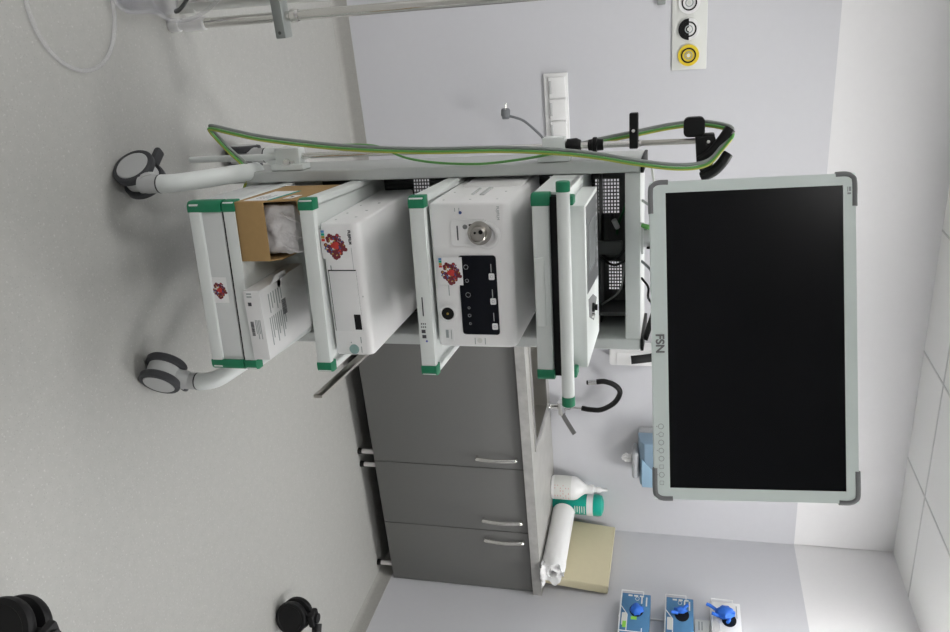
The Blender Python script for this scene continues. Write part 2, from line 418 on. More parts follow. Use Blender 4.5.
t = thing('wedge_cushion', 'beige vinyl cushion leaning in the corner behind the paper roll', 'cushion', (3.03, 3.5, ZT))
cu = bmesh.new(); bmesh.ops.create_cube(cu, size=1)
for v in cu.verts: v.co = Vector((v.co.x*.055, v.co.y*.480, v.co.z*.338))
bmesh.ops.bevel(cu, geom=list(cu.edges), offset=.009, segments=3, profile=.6, affect='EDGES')
lean = math.radians(6)
Mc = Matrix.Translation((3.025, 3.500, ZT+.1735)) @ Matrix.Rotation(lean, 4, 'Y')
MB().merge(cu, Mc).build('cover', M_cush, t)
s_ = MB()
sm = [Mc @ Vector((-.0276, -.2376+.0, z)) for z in (-.155, .155)]
s_.tube([Mc @ Vector((-.024, -.2345, -.158)), Mc @ Vector((-.024, -.2345, .158))], .0022, n=6)
s_.build('seam', M_cush, t)

# ------------------------------------------------------------------ wall fittings
# soap dispenser (its top is hidden behind the monitor)
sxm = 1.905
t = thing('soap_dispenser', 'white wall soap dispenser with black elbow lever above the sink, mostly hidden by the monitor', 'soap dispenser', (sxm, YB, 1.25))
MB().box(sxm-.045, sxm+.045, YB-.10, YB, 1.262, 1.53, .012).build('body', M_white, t)
MB().box(sxm-.04, sxm+.04, YB-.004, YB, 1.266, 1.52).build('wall_mount', M_white, t)
MB().box(sxm-.036, sxm+.036, YB-.108, YB-.098, 1.30, 1.50, .004).build('cover', M_white, t)
lv = MB().tube([(sxm-.02, YB-.10, 1.50), (sxm-.02, YB-.125, 1.47), (sxm-.022, YB-.15, 1.41), (sxm-.02, YB-.155, 1.375)], .008, rx=.022, res=4).build('elbow_lever', M_black, t)

# tissue dispenser
dx0, dx1 = 2.36, 2.64
t = thing('towel_dispenser', 'blue and grey wall towel dispenser with white tissue hanging out, beside the monitor corner', 'towel dispenser', ((dx0+dx1)/2, YB, 1.38))
yd = YB-.175
MB().box(dx0, dx1, YB-.06, YB-.001, 1.40, 1.74, .015).build('back_housing', M_dispgrey, t)
MB().prism([(YB-.06, 1.40), (YB-.06, 1.735), (yd+.03, 1.735), (yd, 1.70), (yd, 1.44), (yd+.025, 1.415)], 'x', dx0+.004, dx1-.004, .006).build('cover', M_bluesmoke, t)
MB().prism([(dx0+.10, 1.425), (dx1-.008, 1.425), (dx1-.008, 1.70), (dx0+.19, 1.70), (dx0+.19, 1.50)], 'y', yd-.004, yd+.004, .0015).build('window', M_blue, t)
MB().box(dx0+.08, dx0+.24, yd+.015, YB-.04, 1.372, 1.408, .016, 3).build('outlet_tray', M_dispgrey, t)
q = bmesh.new(); bmesh.ops.create_icosphere(q, subdivisions=3, radius=1)
for v in q.verts:
    n_ = noise.noise(v.co*2.2)
    v.co = Vector((2.505+v.co.x*.022*(1+.5*n_), yd+.075+v.co.y*.022*(1+.5*n_), 1.350+v.co.z*.034*(1+.4*n_)))
MB().merge(q).build('tissue', M_paper, t)

# glove rack with three boxes on the right wall
XG = XR-.098
t = thing('glove_rack', 'white wire rack on the right wall holding the glove boxes', 'rack', (XR, 3.0, 1.33))
levels = [(1.348, 1.487), (1.564, 1.693), (1.782, 1.912)]
wr = .0021
for z0, z1 in levels:
    y0, y1 = 3.19, 2.945
    m_ = MB()
    for zz in (z0-.004, z1-.035):
        m_.tube([(XR-.001, y0+.012, zz), (XG-.006, y0+.012, zz+.0), (XG-.006, y0-.012, zz)], wr, res=1, n=8)
        m_.tube([(XR-.001, y1-.012, zz), (XG-.006, y1-.012, zz), (XG-.006, y1+.012, zz)], wr, res=1, n=8)
    for yy in (y0+.012, y1-.012): m_.tube([(XG-.006, yy, z0-.004), (XG-.006, yy, z1-.035)], wr, res=1, n=8)
    m_.tube([(XG-.006, y0+.012, z0-.004), (XG-.006, y1-.012, z0-.004)], wr, res=1, n=8)
    for xx in (XR-.03, XR-.065): m_.tube([(xx, y0+.012, z0-.004), (xx, y1-.012, z0-.004)], wr, res=1, n=8)
    m_.tube([(XG-.006, 3.10, z0-.004), (XG-.006, 3.04, z0+.032), (XG-.006, y1-.012, z0+.032)], wr, res=1, n=8)
    m_.build('wire_basket', M_wire, t)
MB().tube([(XR-.005, 3.125, 1.33), (XR-.005, 3.125, 1.92)], .004, res=1, n=8).tube([(XR-.005, 3.0, 1.33), (XR-.005, 3.0, 1.92)], .004, res=1, n=8).build('mounting_bar', M_wire, t)
def glove_mb(c, s, fingers=()):
    b = bmesh.new(); bmesh.ops.create_icosphere(b, subdivisions=3, radius=1)
    c = Vector(c)
    for v in b.verts:
        k = 1+.38*noise.noise(v.co*2.4+c*9)+.15*noise.noise(v.co*6+c*5)
        v.co = c+Vector((v.co.x*s[0]*k, v.co.y*s[1]*k, v.co.z*s[2]*k))
    m = MB().merge(b)
    for f in fingers: m.tube(f, .008, n=8, res=4)
    return m
for i, ((z0, z1), lab) in enumerate(zip(levels, ('lowest blue glove box in the wall rack, with lime green print', 'middle blue glove box in the wall rack, dark opening on show', 'white glove box topmost in the wall rack, blue glove hanging out'))):
    y0, y1 = 3.19, 2.945
    b = thing('glove_box', lab, 'glove box', (XG+.045, (y0+y1)/2, z0), group='glove boxes in the wall rack')
    white = i == 2
    bm_ = M_white if white else M_glovebox
    MB().box(XG, XR-.012, y1, y0, z0, z1, .002).build('box', bm_, b)
    yc, zc = (3.078, z0+.075)
    if i == 2: yc = 3.075
    el = [(yc+.044*math.cos(a), zc+.034*math.sin(a)) for a in [2*PI*k/24 for k in range(24)]]
    MB().prism(el, 'x', XG-.0008, XG+.001).build('opening', M_black, b)
    g_ = [glove_mb((XG-.004, yc, zc), (.018, .036, .030)),
          glove_mb((XG-.008, yc+.022, zc-.006), (.018, .018, .030), [[(XG-.01, yc+.02, zc), (XG-.025, yc+.035, zc+.018), (XG-.03, yc+.04, zc+.03)], [(XG-.01, yc+.0, zc-.02), (XG-.02, yc-.005, zc-.05)]]),
          glove_mb((XG-.03, yc+.015, zc-.018), (.028, .032, .045), [[(XG-.03, yc+.02, zc-.05), (XG-.045, yc+.035, zc-.085), (XG-.05, yc+.04, zc-.105)], [(XG-.02, yc-.02, zc+.0), (XG-.03, yc-.045, zc-.01)], [(XG-.03, yc-.01, zc-.05), (XG-.04, yc-.005, zc-.08)]])][i]
    g_.build('glove', M_glove, b, smooth=60)
    p = MB()
    if not white:
        for k in range(3): p.box(XG-.001, XG, y0-.02-.006*0, y0-.010, z0+.03+k*.028, z0+.05+k*.028)
        for zz, yw in ((z1-.022, .06), (z1-.045, .045)): p.box(XG-.001, XG, y0-.02-yw, y0-.02, zz, zz+.007)
        p.tube([(XG-.0005, y0-.034+.012*math.cos(a), z1-.064+.009*math.sin(a)) for a in [2*PI*k/12 for k in range(12)]], .0012, n=5, res=1, closed=True)
        p.build('print', M_plate, b)
        MB().box(XG-.001, XG, y1+.03, y1+.11, z0+.006, z0+.03).build('text_field', M_plate, b)
        if i == 0: MB().box(XG-.0012, XG, 3.015, 3.035, z0+.05, z0+.078).box(XG-.0012, XG, 2.96, 3.0, z0+.012, z0+.03).build('lime_print', M_lime, b)
    else:
        p.box(XG-.001, XG, y0-.10, y0-.02, z1-.02, z1-.016); p.build('print', M_inkgrey, b)
t = thing('product_card', 'pale grey card behind the wire rack between the upper glove boxes', 'card', (XR-.02, 3.06, 1.70))
MB().box(XR-.060, XR-.014, 2.96, 3.10, 1.6985, 1.774, .002).build('card', M_plate, t)
for zz in (1.73, 1.716): MB().box(XR-.0605, XR-.060, 3.03, 3.085, zz, zz+.0065).build('print', M_inkgrey, t)

# socket strip
t = thing('socket_strip', 'white wall socket strip left of the cart', 'socket strip', (.70, YB, 1.04))
MB().box(.50, .93, YB-.012, YB-.001, .985, 1.096, .004).build('frame', M_white, t)
for k in range(4):
    x0 = .516+k*.1
    s_ = MB().box(x0, x0+.092, YB-.022, YB-.010, 1.008, 1.085, .004).build('socket', M_white, t)
    MB().box(x0+.015, x0+.075, YB-.0232, YB-.0215, 1.000+.010, 1.021, .0008).build('hinge_gap', M_hub, s_)

# medical gas outlet panel
t = thing('gas_outlet_panel', 'wall panel of three round medical gas outlets in white, black-white and yellow', 'outlet panel', (.35, YB, 1.63))
MB().box(.05, .520, YB-.008, YB-.001, 1.556, 1.703, .003).build('plate', M_plate, t)
def disc(mb, x, z, r, y0, y1, a0=0, a1=2*PI, rin=0.):
    n = 36; ang = [a0+(a1-a0)*k/n for k in range(n+1)]
    if abs(a1-a0-2*PI) < 1e-6 and rin == 0:
        mb.prism([(x+r*math.cos(a), z+r*math.sin(a)) for a in ang[:-1]], 'y', y0, y1)
    elif rin == 0: mb.prism([(x, z)]+[(x+r*math.cos(a), z+r*math.sin(a)) for a in ang], 'y', y0, y1)
    else: mb.prism([(x+r*math.cos(a), z+r*math.sin(a)) for a in ang]+[(x+rin*math.cos(a), z+rin*math.sin(a)) for a in ang[::-1]], 'y', y0, y1)
    return mb
for x, m_, lab in ((.243, M_white, 'white gas outlet'), (.350, M_white, 'half black, half white gas outlet'), (.458, M_yellow, 'yellow gas outlet')):
    z = 1.627
    s_ = disc(MB(), x, z, .045, YB-.016, YB-.007).build('gas_outlet', m_, t); s_['label'] = lab
    if lab.startswith('half'): disc(MB(), x, z, .0445, YB-.0168, YB-.0158, PI/2+PI/2, 2*PI).build('black_half', M_black, s_)
    disc(MB(), x, z, .032, YB-.019, YB-.014, 0, 2*PI-.001, .026).build('ring', M_black, s_)
    disc(MB(), x, z, .017, YB-.0185, YB-.014, 0, 2*PI-.001, .013).build('inner_ring', M_inkgrey, s_)
    MB().cyl((x, YB-.022, z), (x, YB-.014, z), .0075).build('port', M_plate, s_)
t = thing('wall_clip', 'small grey clip on the back wall beside the gas outlet panel', 'clip', (.235, YB, 1.505))
MB().box(.16, .243, YB-.02, YB-.001, 1.493, 1.528, .003).build('clip', M_greycab, t)
MB().cyl((.20, YB-.022, 1.51), (.20, YB-.019, 1.51), .006).build('screw', M_chrome, t)

# dangling plug
t = thing('mains_plug', 'grey mains plug dangling on its cord below the socket strip', 'plug', (.655, YB-.12, .80))
yp = YB-.12
def px(x, z): return (x, yp, z)
MB().lathe([(0, 0), (.018, 0), (.021, .006), (.021, .03), (.016, .036), (0, .036)], (.630, yp, .822), (1, 0, -.1)).box(.636, .676, yp-.017, yp+.017, .804, .838, .007).build('body', M_greyplug, t)
MB().cyl((.630, yp-.009, .822), (.605, yp-.009, .824), .0024).cyl((.630, yp+.009, .822), (.605, yp+.009, .824), .0024).build('prong', M_chrome, t)
MB().tube([px(.660, .826), px(.672, .866), px(.690, .905), px(.735, .955), px(.775, .99), px(.83, 1.02), (.90, yp+.02, 1.02), (1.05, yp+.05, .9), (1.2, yp+.07, .55), (1.25, yp+.08, .15), (1.25, yp+.08, .006)], .006, n=8).build('cord', M_greyplug, t)

# ------------------------------------------------------------------ equipment cart
cart = thing('equipment_cart', 'tall grey endoscopy equipment cart with green shelf corners on four casters', 'cart', (0,0,0), cart=True)
W2 = .235
def cap(parent, side, z0, z1, d=.034, w=.028):
    x0, x1 = (-W2-.002, -W2+w) if side < 0 else (W2-w, W2+.002)
    r = .016
    if side < 0: out = [(x1, -.0025), (x1, d), (x0, d)]+[(x0+r-r*math.cos(a), -.0025+r-r*math.sin(a)) for a in [PI/2*k/6 for k in range(7)]]
    else: out = [(x0, d), (x0, -.0025)]+[(x1-r+r*math.sin(a), -.0025+r-r*math.cos(a)) for a in [PI/2*k/6 for k in range(7)]]+[(x1, d)]
    MB().prism(out, 'z', z0-.0015, z1+.0015, .002).build('corner_cap', M_green, parent)
def shelf(z0, z1, tray):
    s = MB()
    s.box(-W2+.002, W2-.002, 0, .022, z0, z1, .003)
    s.box(-W2, -W2+.018, .02, .50, z0, z1, .003); s.box(W2-.018, W2, .02, .50, z0, z1, .003)
    s.box(-W2+.01, W2-.01, .015, .56, z0+.004, tray)
    o = s.build('shelf', M_cart, cart)
    for sd in (-1, 1): cap(o, sd, z0, z1)
    return o
# lowest shelf and the drawer under it
shelf(.438, .472, .470)
dr = MB().box(-W2+.004, W2-.004, .004, .48, .335, .431, .003).build('base_drawer', M_panel, cart)
for sd in (-1, 1): cap(dr, sd, .335, .431)
MB().box(-W2+.004, W2-.004, -.002, .02, .335, .372, .006, 3).build('lower_lip', M_cart, dr)
MB().box(-W2+.006, W2-.006, .008, .48, .431, .438).build('shadow_gap', M_gap, cart)
def sticker(parent, x0, x1, z0, z1, y, rainbow=True):
    st = MB().box(x0, x1, y-.0006, y+.0002, z0, z1).build('sticker', M_paper, parent); st['label'] = 'white sticker with colourful crest'
    cx, cz, s = (x0+x1)/2+(.0 if not rainbow else .004), (z0+z1)/2, (z1-z0)
    def blob(mb, px_, pz_, r, yy): disc(mb, px_, pz_, r, y-yy, y-.0005); return mb
    rnd = random.Random(11)
    cols = {'crest_outline': M_maroon, 'crest_tassels': M_red, 'crest_scrolls': M_navy, 'crest_leaves': M_gold, 'crest_ribbon': M_sky}
    meshes = {k: MB() for k in cols}
    for k in range(120):
        a = rnd.uniform(0, 2*PI); q = .40*math.sqrt(rnd.random())*(1+.12*math.cos(5*a))
        px_, pz_ = cx+s*q*math.cos(a)*1.0, cz+.02*s+s*q*math.sin(a)*.92
        low = pz_ < cz-.12*s
        nm = 'crest_outline' if k < 62 else rnd.choice(['crest_tassels', 'crest_outline', 'crest_scrolls', 'crest_leaves'] if not low else ['crest_scrolls', 'crest_leaves', 'crest_ribbon', 'crest_outline'])
        r_b = s*(.075 if k < 62 else .032)
        n_b = 7
        meshes[nm].prism([(px_+r_b*math.cos(2*PI*i_/n_b+k), pz_+r_b*math.sin(2*PI*i_/n_b+k)) for i_ in range(n_b)], 'y', y-.0009-.000004*k, y-.0005)
    for k in cols: meshes[k].build(k, cols[k], st)
    m = MB()
    for bx_, bz_, br_ in ((0, .02, .12), (.055, .08, .08), (-.055, .08, .08), (0, -.07, .07)): blob(m, cx+bx_*s, cz+bz_*s, br_*s, .00155+.00001*bx_)
    m.build('crest_heart', M_red, st)
    if rainbow:
        for k, mm in enumerate((M_sky, M_tub, M_gold, M_red)):
            MB().box(x0+.03*s+.10*s*k, x0+.115*s+.10*s*k, y-.0017, y-.0005, z0+.05*s, z0+.17*s).build('crest_rainbow', mm, st)
sticker(dr, -.029, .043, .3655, .4155, .0035, False)
# shelf under the processor and shelf under the light source
shelf(.657, .696, .684)
sh3 = shelf(.954, .993, .981)
p = MB()
p.box(.021, .071, -.0008, 0, .9685, .9715)
for k in range(3):
    p.box(.090, .094, -.0008, 0, .962+.005*k, .9645+.005*k); p.box(.0985, .1025, -.0008, 0, .962+.005*k, .9645+.005*k)
p.build('print', M_ink, sh3)
p = MB().box(.108, .117, -.0009, 0, .962, .9725).box(.122, .131, -.0009, 0, .963, .9735); p.build('icon', M_ink, sh3)
disc(MB(), .139, .974, .0028, -.0009, 0).build('icon', M_bluein, sh3)
# keyboard drawer housing
kd = MB().box(-W2+.004, W2-.004, 0, .026, 1.262, 1.303, .003).box(-W2+.004, W2-.004, .024, .56, 1.264, 1.303).build('keyboard_drawer', M_cart, cart)
for sd in (-1, 1): cap(kd, sd, 1.262, 1.303)
MB().box(-.083, .093, -.009, .004, 1.2645, 1.289, .004, 3).build('handle', M_cart, kd)
MB().box(-W2+.008, W2-.008, .012, .50, 1.303, 1.3275).build('drawer_slot', M_black, cart)
MB().box(-W2, W2, -.012, .56, 1.3275, 1.345, .003).box(-W2, -W2+.006, .03, .56, 1.262, 1.34).build('top_shelf', M_cart, cart)
ph = MB().cyl((-.245, -.034, 1.343), (.262, -.034, 1.343), .0155, n=32).build('push_handle', M_cart, cart)
MB().lathe([(0, -.024), (.0145, -.024), (.0165, -.022), (.0165, .0), (0, .0)], (-.245, -.034, 1.343), (1, 0, 0)).build('end_cap', M_green, ph)
MB().lathe([(0, 0), (.0165, .0), (.0165, .024), (.0145, .026), (0, .026)], (.262, -.034, 1.343), (1, 0, 0)).build('end_cap', M_green, ph)
for x in (-.222, .205):
    MB().box(x-.011, x+.011, -.03, .012, 1.346, 1.3655, .004).build('bracket', M_green, ph)
# uprights, crossbar, rear plate
for sd in (-1, 1):
    x0, x1 = (-.271, -.2365) if sd < 0 else (.2365, .271)
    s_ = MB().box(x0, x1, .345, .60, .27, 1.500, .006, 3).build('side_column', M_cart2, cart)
    MB().box(x0-.001, x1+.001, .343, .602, 1.4995, 1.5085, .002).build('end_cap', M_black, s_)
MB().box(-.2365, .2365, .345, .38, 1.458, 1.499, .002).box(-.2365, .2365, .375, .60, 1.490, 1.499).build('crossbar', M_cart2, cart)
MB().box(-.2365, .2365, .42, .60, .27, .33, .004).box(-.2365, .2365, .36, .42, .36, .40, .004).build('base_beam', M_cart, cart)
# perforated rear plate
zones = [(-.19, -.083, 1.353, 1.428, 10, 8), (.065, .158, 1.392, 1.434, 9, 5), (-.205, -.12, .775, .83, 8, 6), (-.225, -.13, 1.215, 1.255, 9, 4)]
xs, zs = {-.2365, .2365}, {.33, 1.49}
holes = []
for x0, x1, z0, z1, nx, nz in zones:
    for i in range(nx):
        a = x0+(x1-x0)*i/nx; xs |= {round(a, 5), round(a+(x1-x0)/nx*.62, 5)}
    for j in range(nz):
        c = z0+(z1-z0)*j/nz; zs |= {round(c, 5), round(c+(z1-z0)/nz*.62, 5)}
    for i in range(nx):
        for j in range(nz):
            a = x0+(x1-x0)*i/nx; c = z0+(z1-z0)*j/nz; holes.append((a, a+(x1-x0)/nx*.62, c, c+(z1-z0)/nz*.62))
xs, zs = sorted(xs), sorted(zs)
pb = MB(); vgrid = {}
def gv(i, j):
    if (i, j) not in vgrid: vgrid[i, j] = pb.bm.verts.new((xs[i], .585, zs[j]))
    return vgrid[i, j]
for i in range(len(xs)-1):
    for j in range(len(zs)-1):
        mx_, mz_ = (xs[i]+xs[i+1])/2, (zs[j]+zs[j+1])/2
        if any(h[0] < mx_ < h[1] and h[2] < mz_ < h[3] for h in holes): continue
        pb.bm.faces.new((gv(i, j), gv(i+1, j), gv(i+1, j+1), gv(i, j+1)))
o = pb.build('perforated_back_plate', M_dark, cart)
o.modifiers.new('thickness', 'SOLIDIFY').thickness = .0015
MB().box(-.2365, .2365, .50, .584, 1.372, 1.376).box(.19, .20, .45, .584, 1.35, 1.45).box(-.02, .02, .48, .50, 1.346, 1.44, .003).build('cable_tray', M_dark, cart)
# legs and casters
LEG = {(-1, 0): [(-.268, .145, .163), (-.268, .146, .195), (-.269, .168, .232), (-.271, .225, .275), (-.272, .31, .315), (-.268, .40, .33)],
       (1, 0): [(.345, .165, .163), (.345, .166, .190), (.339, .185, .224), (.320, .24, .260), (.296, .31, .298), (.270, .40, .325)]}
for sd in (-1, 1):
    LEG[sd, 1] = [(sd*.282, .92-y if y < .3 else .60-(y-.31)*.8, z) for x, y, z in LEG[-1, 0]]
for k in LEG:
    MB().tube(LEG[k], .0265, n=20, rx=.0265).build('leg', M_cart, cart)
def caster(x, y, a, wx=None, wy=None):
    # a: heading of the wheel axle (world of the cart), face normal = (cos a, sin a)
    n_ = Vector((math.cos(a), math.sin(a), 0)); f = Vector((n_.y, -n_.x, 0)) if n_.x < 0 else Vector((-n_.y, n_.x, 0))
    c = Vector((x if wx is None else wx, y if wy is None else wy, .0625))
    body = MB().lathe([(0, .10), (.0255, .10), (.0265, .163), (0, .163)], (x, y, 0)).cyl(c-n_*.02, c+n_*.02, .05, n=32).tube([(x, y, .125), ((x*.6+c.x*.4), (y*.6+c.y*.4), .105), (c.x, c.y, .07)], .030, n=16, res=4)
    k = body.build('caster', M_hub, cart)
    for s in (-1, 1):
        ax = n_*s
        MB().lathe([(.045, .018), (.058, .018), (.0625, .023), (.0625, .037), (.059, .041), (.050, .043), (.048, .040)], c, ax, n=40).build('tyre', M_rubber, k)
        MB().lathe([(0, .018), (.0485, .018), (.0485, .041), (.046, .0435), (0, .045)], c, ax, n=40).build('hub_cap', M_hub, k)
    Mp = Matrix.Translation((c.x, c.y, .088)) @ Matrix.Rotation(math.atan2(f.y, f.x)-PI/2, 4, 'Z')
    MB().box(-.016, .016, .040, .095, -.004, .016, .007).build('brake_pedal', M_rubber, k, M=Mp)
    MB().lathe([(.0268, .160), (.0268, .1645), (0, .1645)], (x, y, 0)).build('stem_ring', M_rubber, k)
caster(-.268, .145, math.radians(-138), -.290, .194)
caster(.345, .165, math.radians(-50), .312, .140)
caster(-.282, .775, math.radians(179), -.275, .80)
caster(.282, .792, math.radians(-40))
# stainless accessory rail on the right side
MB().box(.303, .313, 0, .48, .632, .660, .003).build('side_rail', M_steel, cart)
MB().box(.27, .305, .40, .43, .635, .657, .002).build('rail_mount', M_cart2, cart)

# ------------------------------------------------------------------ devices on the cart
# video processor
vp = thing('video_processor', 'low wide white processor with flap door and round power button, on the second shelf', 'processor', (.019, .05, .684), cart=True, rot=math.radians(2.6))
x0, x1, yf, z0, z1 = -.166, .204, .048, .691, .800
b = bmesh.new(); bmesh.ops.create_cube(b, size=1)
for v in b.verts: v.co = Vector(((x0+x1)/2+v.co.x*(x1-x0), yf+.23+v.co.y*.46, (z0+z1)/2+v.co.z*(z1-z0)))
tf = [e for e in b.edges if all(v.co.z > z1-.001 for v in e.verts) and all(v.co.y < yf+.001 for v in e.verts)]
bmesh.ops.bevel(b, geom=tf, offset=.020, segments=4, profile=.5, affect='EDGES')
bmesh.ops.bevel(b, geom=[e for e in b.edges if e.calc_face_angle(0) > .9], offset=.007, segments=3, profile=.5, affect='EDGES')
MB().merge(b).build('body', M_device, vp)
for fxx in (x0+.04, x1-.04):
    for fyy in (yf+.05, yf+.40): MB().cyl((fxx, fyy, .684), (fxx, fyy, .692), .012).build('foot', M_black, vp)
MB().box(-.040, .133, yf-.0006, yf+.004, .6975, .7775, .001).build('door_gap', M_gap, vp)
d_ = MB().box(-.037, .1325, yf-.0035, yf+.003, .7005, .777, .001).build('flap_door', M_white, vp)
MB().box(.084, .128, yf-.0042, yf+.002, .757, .7765, .001).build('latch_window', M_black, d_)
sticker(vp, -.150, -.071, .688, .7635, yf-.0002, True)
MB().lathe([(0, .0035), (.012, .0035), (.014, .002), (.014, 0)], (.186, yf, .745), (0, -1, 0)).build('power_button', M_teallight, vp)
m_ = MB(); text_into(m_, 'FUJIFILM', .0105, front(-.128, yf-.0004, .7705), bold=.0003)
m_.build('logo', M_ink, vp)
p = MB()
p.box(-.10, .02, yf-.0006, yf, .7715, .7722).box(-.052, -.040, yf-.0006, yf, .706, .709).box(.150, .168, yf-.0006, yf, .7665, .769).box(.165, .168, yf-.0006, yf, .737, .740).box(.178, .196, yf-.0006, yf, .7655, .7675).box(.032, .036, yf-.0006, yf, .7875, .7895)
p.build('print', M_inkgrey, vp)
s_ = MB()
for yy in (.12, .2, .3): s_.cyl((x0-.0008, yy, .765), (x0+.003, yy, .765), .004).cyl((x0-.0008, yy-.03, .72), (x0+.003, yy-.03, .72), .003)
s_.build('screws', M_hub, vp)

# light source
ls = thing('light_source', 'tall white light source with black touch panel and scope socket, on the third shelf', 'light source', (-.02, .05, .981), cart=True, rot=math.radians(1.5))
x0, x1, yf, z0, z1 = -.212, .172, .05, .990, 1.199
b = bmesh.new(); bmesh.ops.create_cube(b, size=1)
for v in b.verts: v.co = Vector(((x0+x1)/2+v.co.x*(x1-x0), yf+.225+v.co.y*.45, (z0+z1)/2+v.co.z*(z1-z0)))
tf = [e for e in b.edges if all(v.co.z > z1-.001 for v in e.verts) and all(v.co.y < yf+.001 for v in e.verts)]
bmesh.ops.bevel(b, geom=tf, offset=.022, segments=5, profile=.5, affect='EDGES')
bmesh.ops.bevel(b, geom=[e for e in b.edges if e.calc_face_angle(0) > .9], offset=.009, segments=3, profile=.5, affect='EDGES')
MB().merge(b).build('body', M_device, ls)
for fxx in (x0+.04, x1-.04):
    for fyy in (yf+.05, yf+.40): MB().cyl((fxx, fyy, .981), (fxx, fyy, .992), .013).build('foot', M_black, ls)
MB().rrect(-.077, .135, 1.0585, 1.157, yf-.0025, yf+.002, .008).build('touch_panel', M_touch, ls)
sticker(ls, -.073, .001, 1.004, 1.0685, yf-.0028, True)
MB().rrect(-.170, -.102, 1.047, 1.140, yf-.006, yf+.002, .012).build('socket_plate', M_white, ls)
sc_ = MB().lathe([(.030, .0), (.030, .008), (.022, .010), (.022, .012), (.0205, .018), (.0205, .026), (.018, .028), (.018, .020), (0, .020)], (-.136, yf-.004, 1.121), (0, -1, 0), n=36).build('scope_socket', mat('socket_metal', (.45,.43,.40,1), .3, 1.), ls)
MB().cyl((-.142, yf-.0255, 1.128), (-.142, yf-.0235, 1.128), .0055).cyl((-.140, yf-.0255, 1.113), (-.140, yf-.0235, 1.113), .003).build('pin_hole', M_black, sc_)
MB().lathe([(0.024, 0), (.036, .001), (.036, .006), (.03, .008), (.024, .006)], (-.130, yf-.001, 1.137), (0, -1, 0), n=30).build('socket_collar', M_white, ls)
MB().cyl((-.152, yf-.0075, 1.084), (-.152, yf-.005, 1.084), .006).build('lock_pin', M_bump, ls)
MB().box(-.159, -.154, yf-.0075, yf-.005, 1.094, 1.107, .001).build('slot', M_ink, ls)
MB().box(-.155, -.118, yf-.0068, yf-.0055, 1.062, 1.0655).build('print', M_ink, ls)
po = MB().lathe([(.022, 0), (.024, .004), (.019, .006), (.0165, .004), (0, .004)], (.078, yf, 1.021), (0, -1, 0), n=32).build('air_port', M_white, ls)
MB().lathe([(.0165, .003), (.0165, .0055), (.008, .0052), (0, .0052)], (.078, yf, 1.021), (0, -1, 0), n=32).build('port_bore', M_black, po)
disc(MB(), .078, 1.021, .003, yf-.0066, yf-.005).build('port_pin', M_gold, po)
u_ = MB().rrect(.121, .156, 1.008, 1.032, yf-.0015, yf+.001, .003).build('usb_cover', M_white, ls)
MB().box(.124, .146, yf-.0022, yf-.0012, 1.011, 1.0185).build('print', M_inkgrey, u_)
MB().box(.124, .150, yf-.0022, yf-.0012, 1.025, 1.0268).build('print', M_inkgrey, u_)
m_ = MB(); text_into(m_, 'FUJIFILM', .0095, front(-.184, yf-.0004, 1.1685)); m_.build('logo', M_inkgrey, ls)
for bx_, bz_ in ((-.022, 1.144), (.044, 1.1445), (.112, 1.1455)):
    k = MB().rrect(bx_-.0085, bx_+.0085, bz_-.0075, bz_+.0075, yf-.0036, yf-.002, .003).build('touch_button', M_white, ls)
    MB().tube([(bx_+.0035*math.cos(a), yf-.0038, bz_+.0035*math.sin(a)) for a in [2*PI*i/10 for i in range(10)]], .0005, n=4, res=1, closed=True).build('icon', M_inkgrey, k)
p = MB()
for cx_, cz_, rr_ in ((-.047, 1.078, .006), (-.011, 1.0785, .0045), (.027, 1.079, .0065), (.062, 1.079, .003), (.083, 1.079, .004), (.105, 1.080, .003)):
    p.tube([(cx_+rr_*math.cos(a), yf-.0028, cz_+rr_*math.sin(a)) for a in [2*PI*i/8 for i in range(8)]], .0006, n=4, res=1, closed=True)
for cx_ in (-.055, .012, .075): p.box(cx_, cx_+.022, yf-.0029, yf-.0024, 1.1425, 1.1445)
p.build('panel_icons', M_hub, ls)
p = MB().box(-.199, -.190, yf-.0006, yf, 1.069, 1.0705).box(-.199, -.190, yf-.0006, yf, 1.058, 1.0595).box(.0, .03, yf-.0006, yf, 1.027, 1.029).box(.145, .163, yf-.0006, yf, 1.088, 1.090).box(.145, .163, yf-.0006, yf, 1.115, 1.117)
p.build('print', M_inkgrey, ls)
disc(MB(), -.187, 1.0725, .004, yf-.0009, yf).build('indicator', M_navy, ls)
disc(MB(), .152, 1.102, .007, yf-.0014, yf).build('standby_button', M_plate, ls)
v_ = MB()
for k in range(11): v_.box(x0-.004, x0+.004, .28+k*.0165, .287+k*.0165, 1.02, 1.185, .001)
v_.build('vent_fins', M_device, ls)
s_ = MB()
for yy, zz in ((.09, 1.02), (.09, 1.09), (.09, 1.16), (.2, 1.02), (.2, 1.16)): s_.cyl((x0-.0008, yy, zz), (x0+.003, yy, zz), .003)
s_.build('screws', M_hub, ls)
MB().box(x0-.003, x0+.002, .15, .26, 1.10, 1.112, .001).box(x0-.003, x0+.002, .16, .25, 1.075, 1.082, .001).build('grip_recess', M_hub, ls)

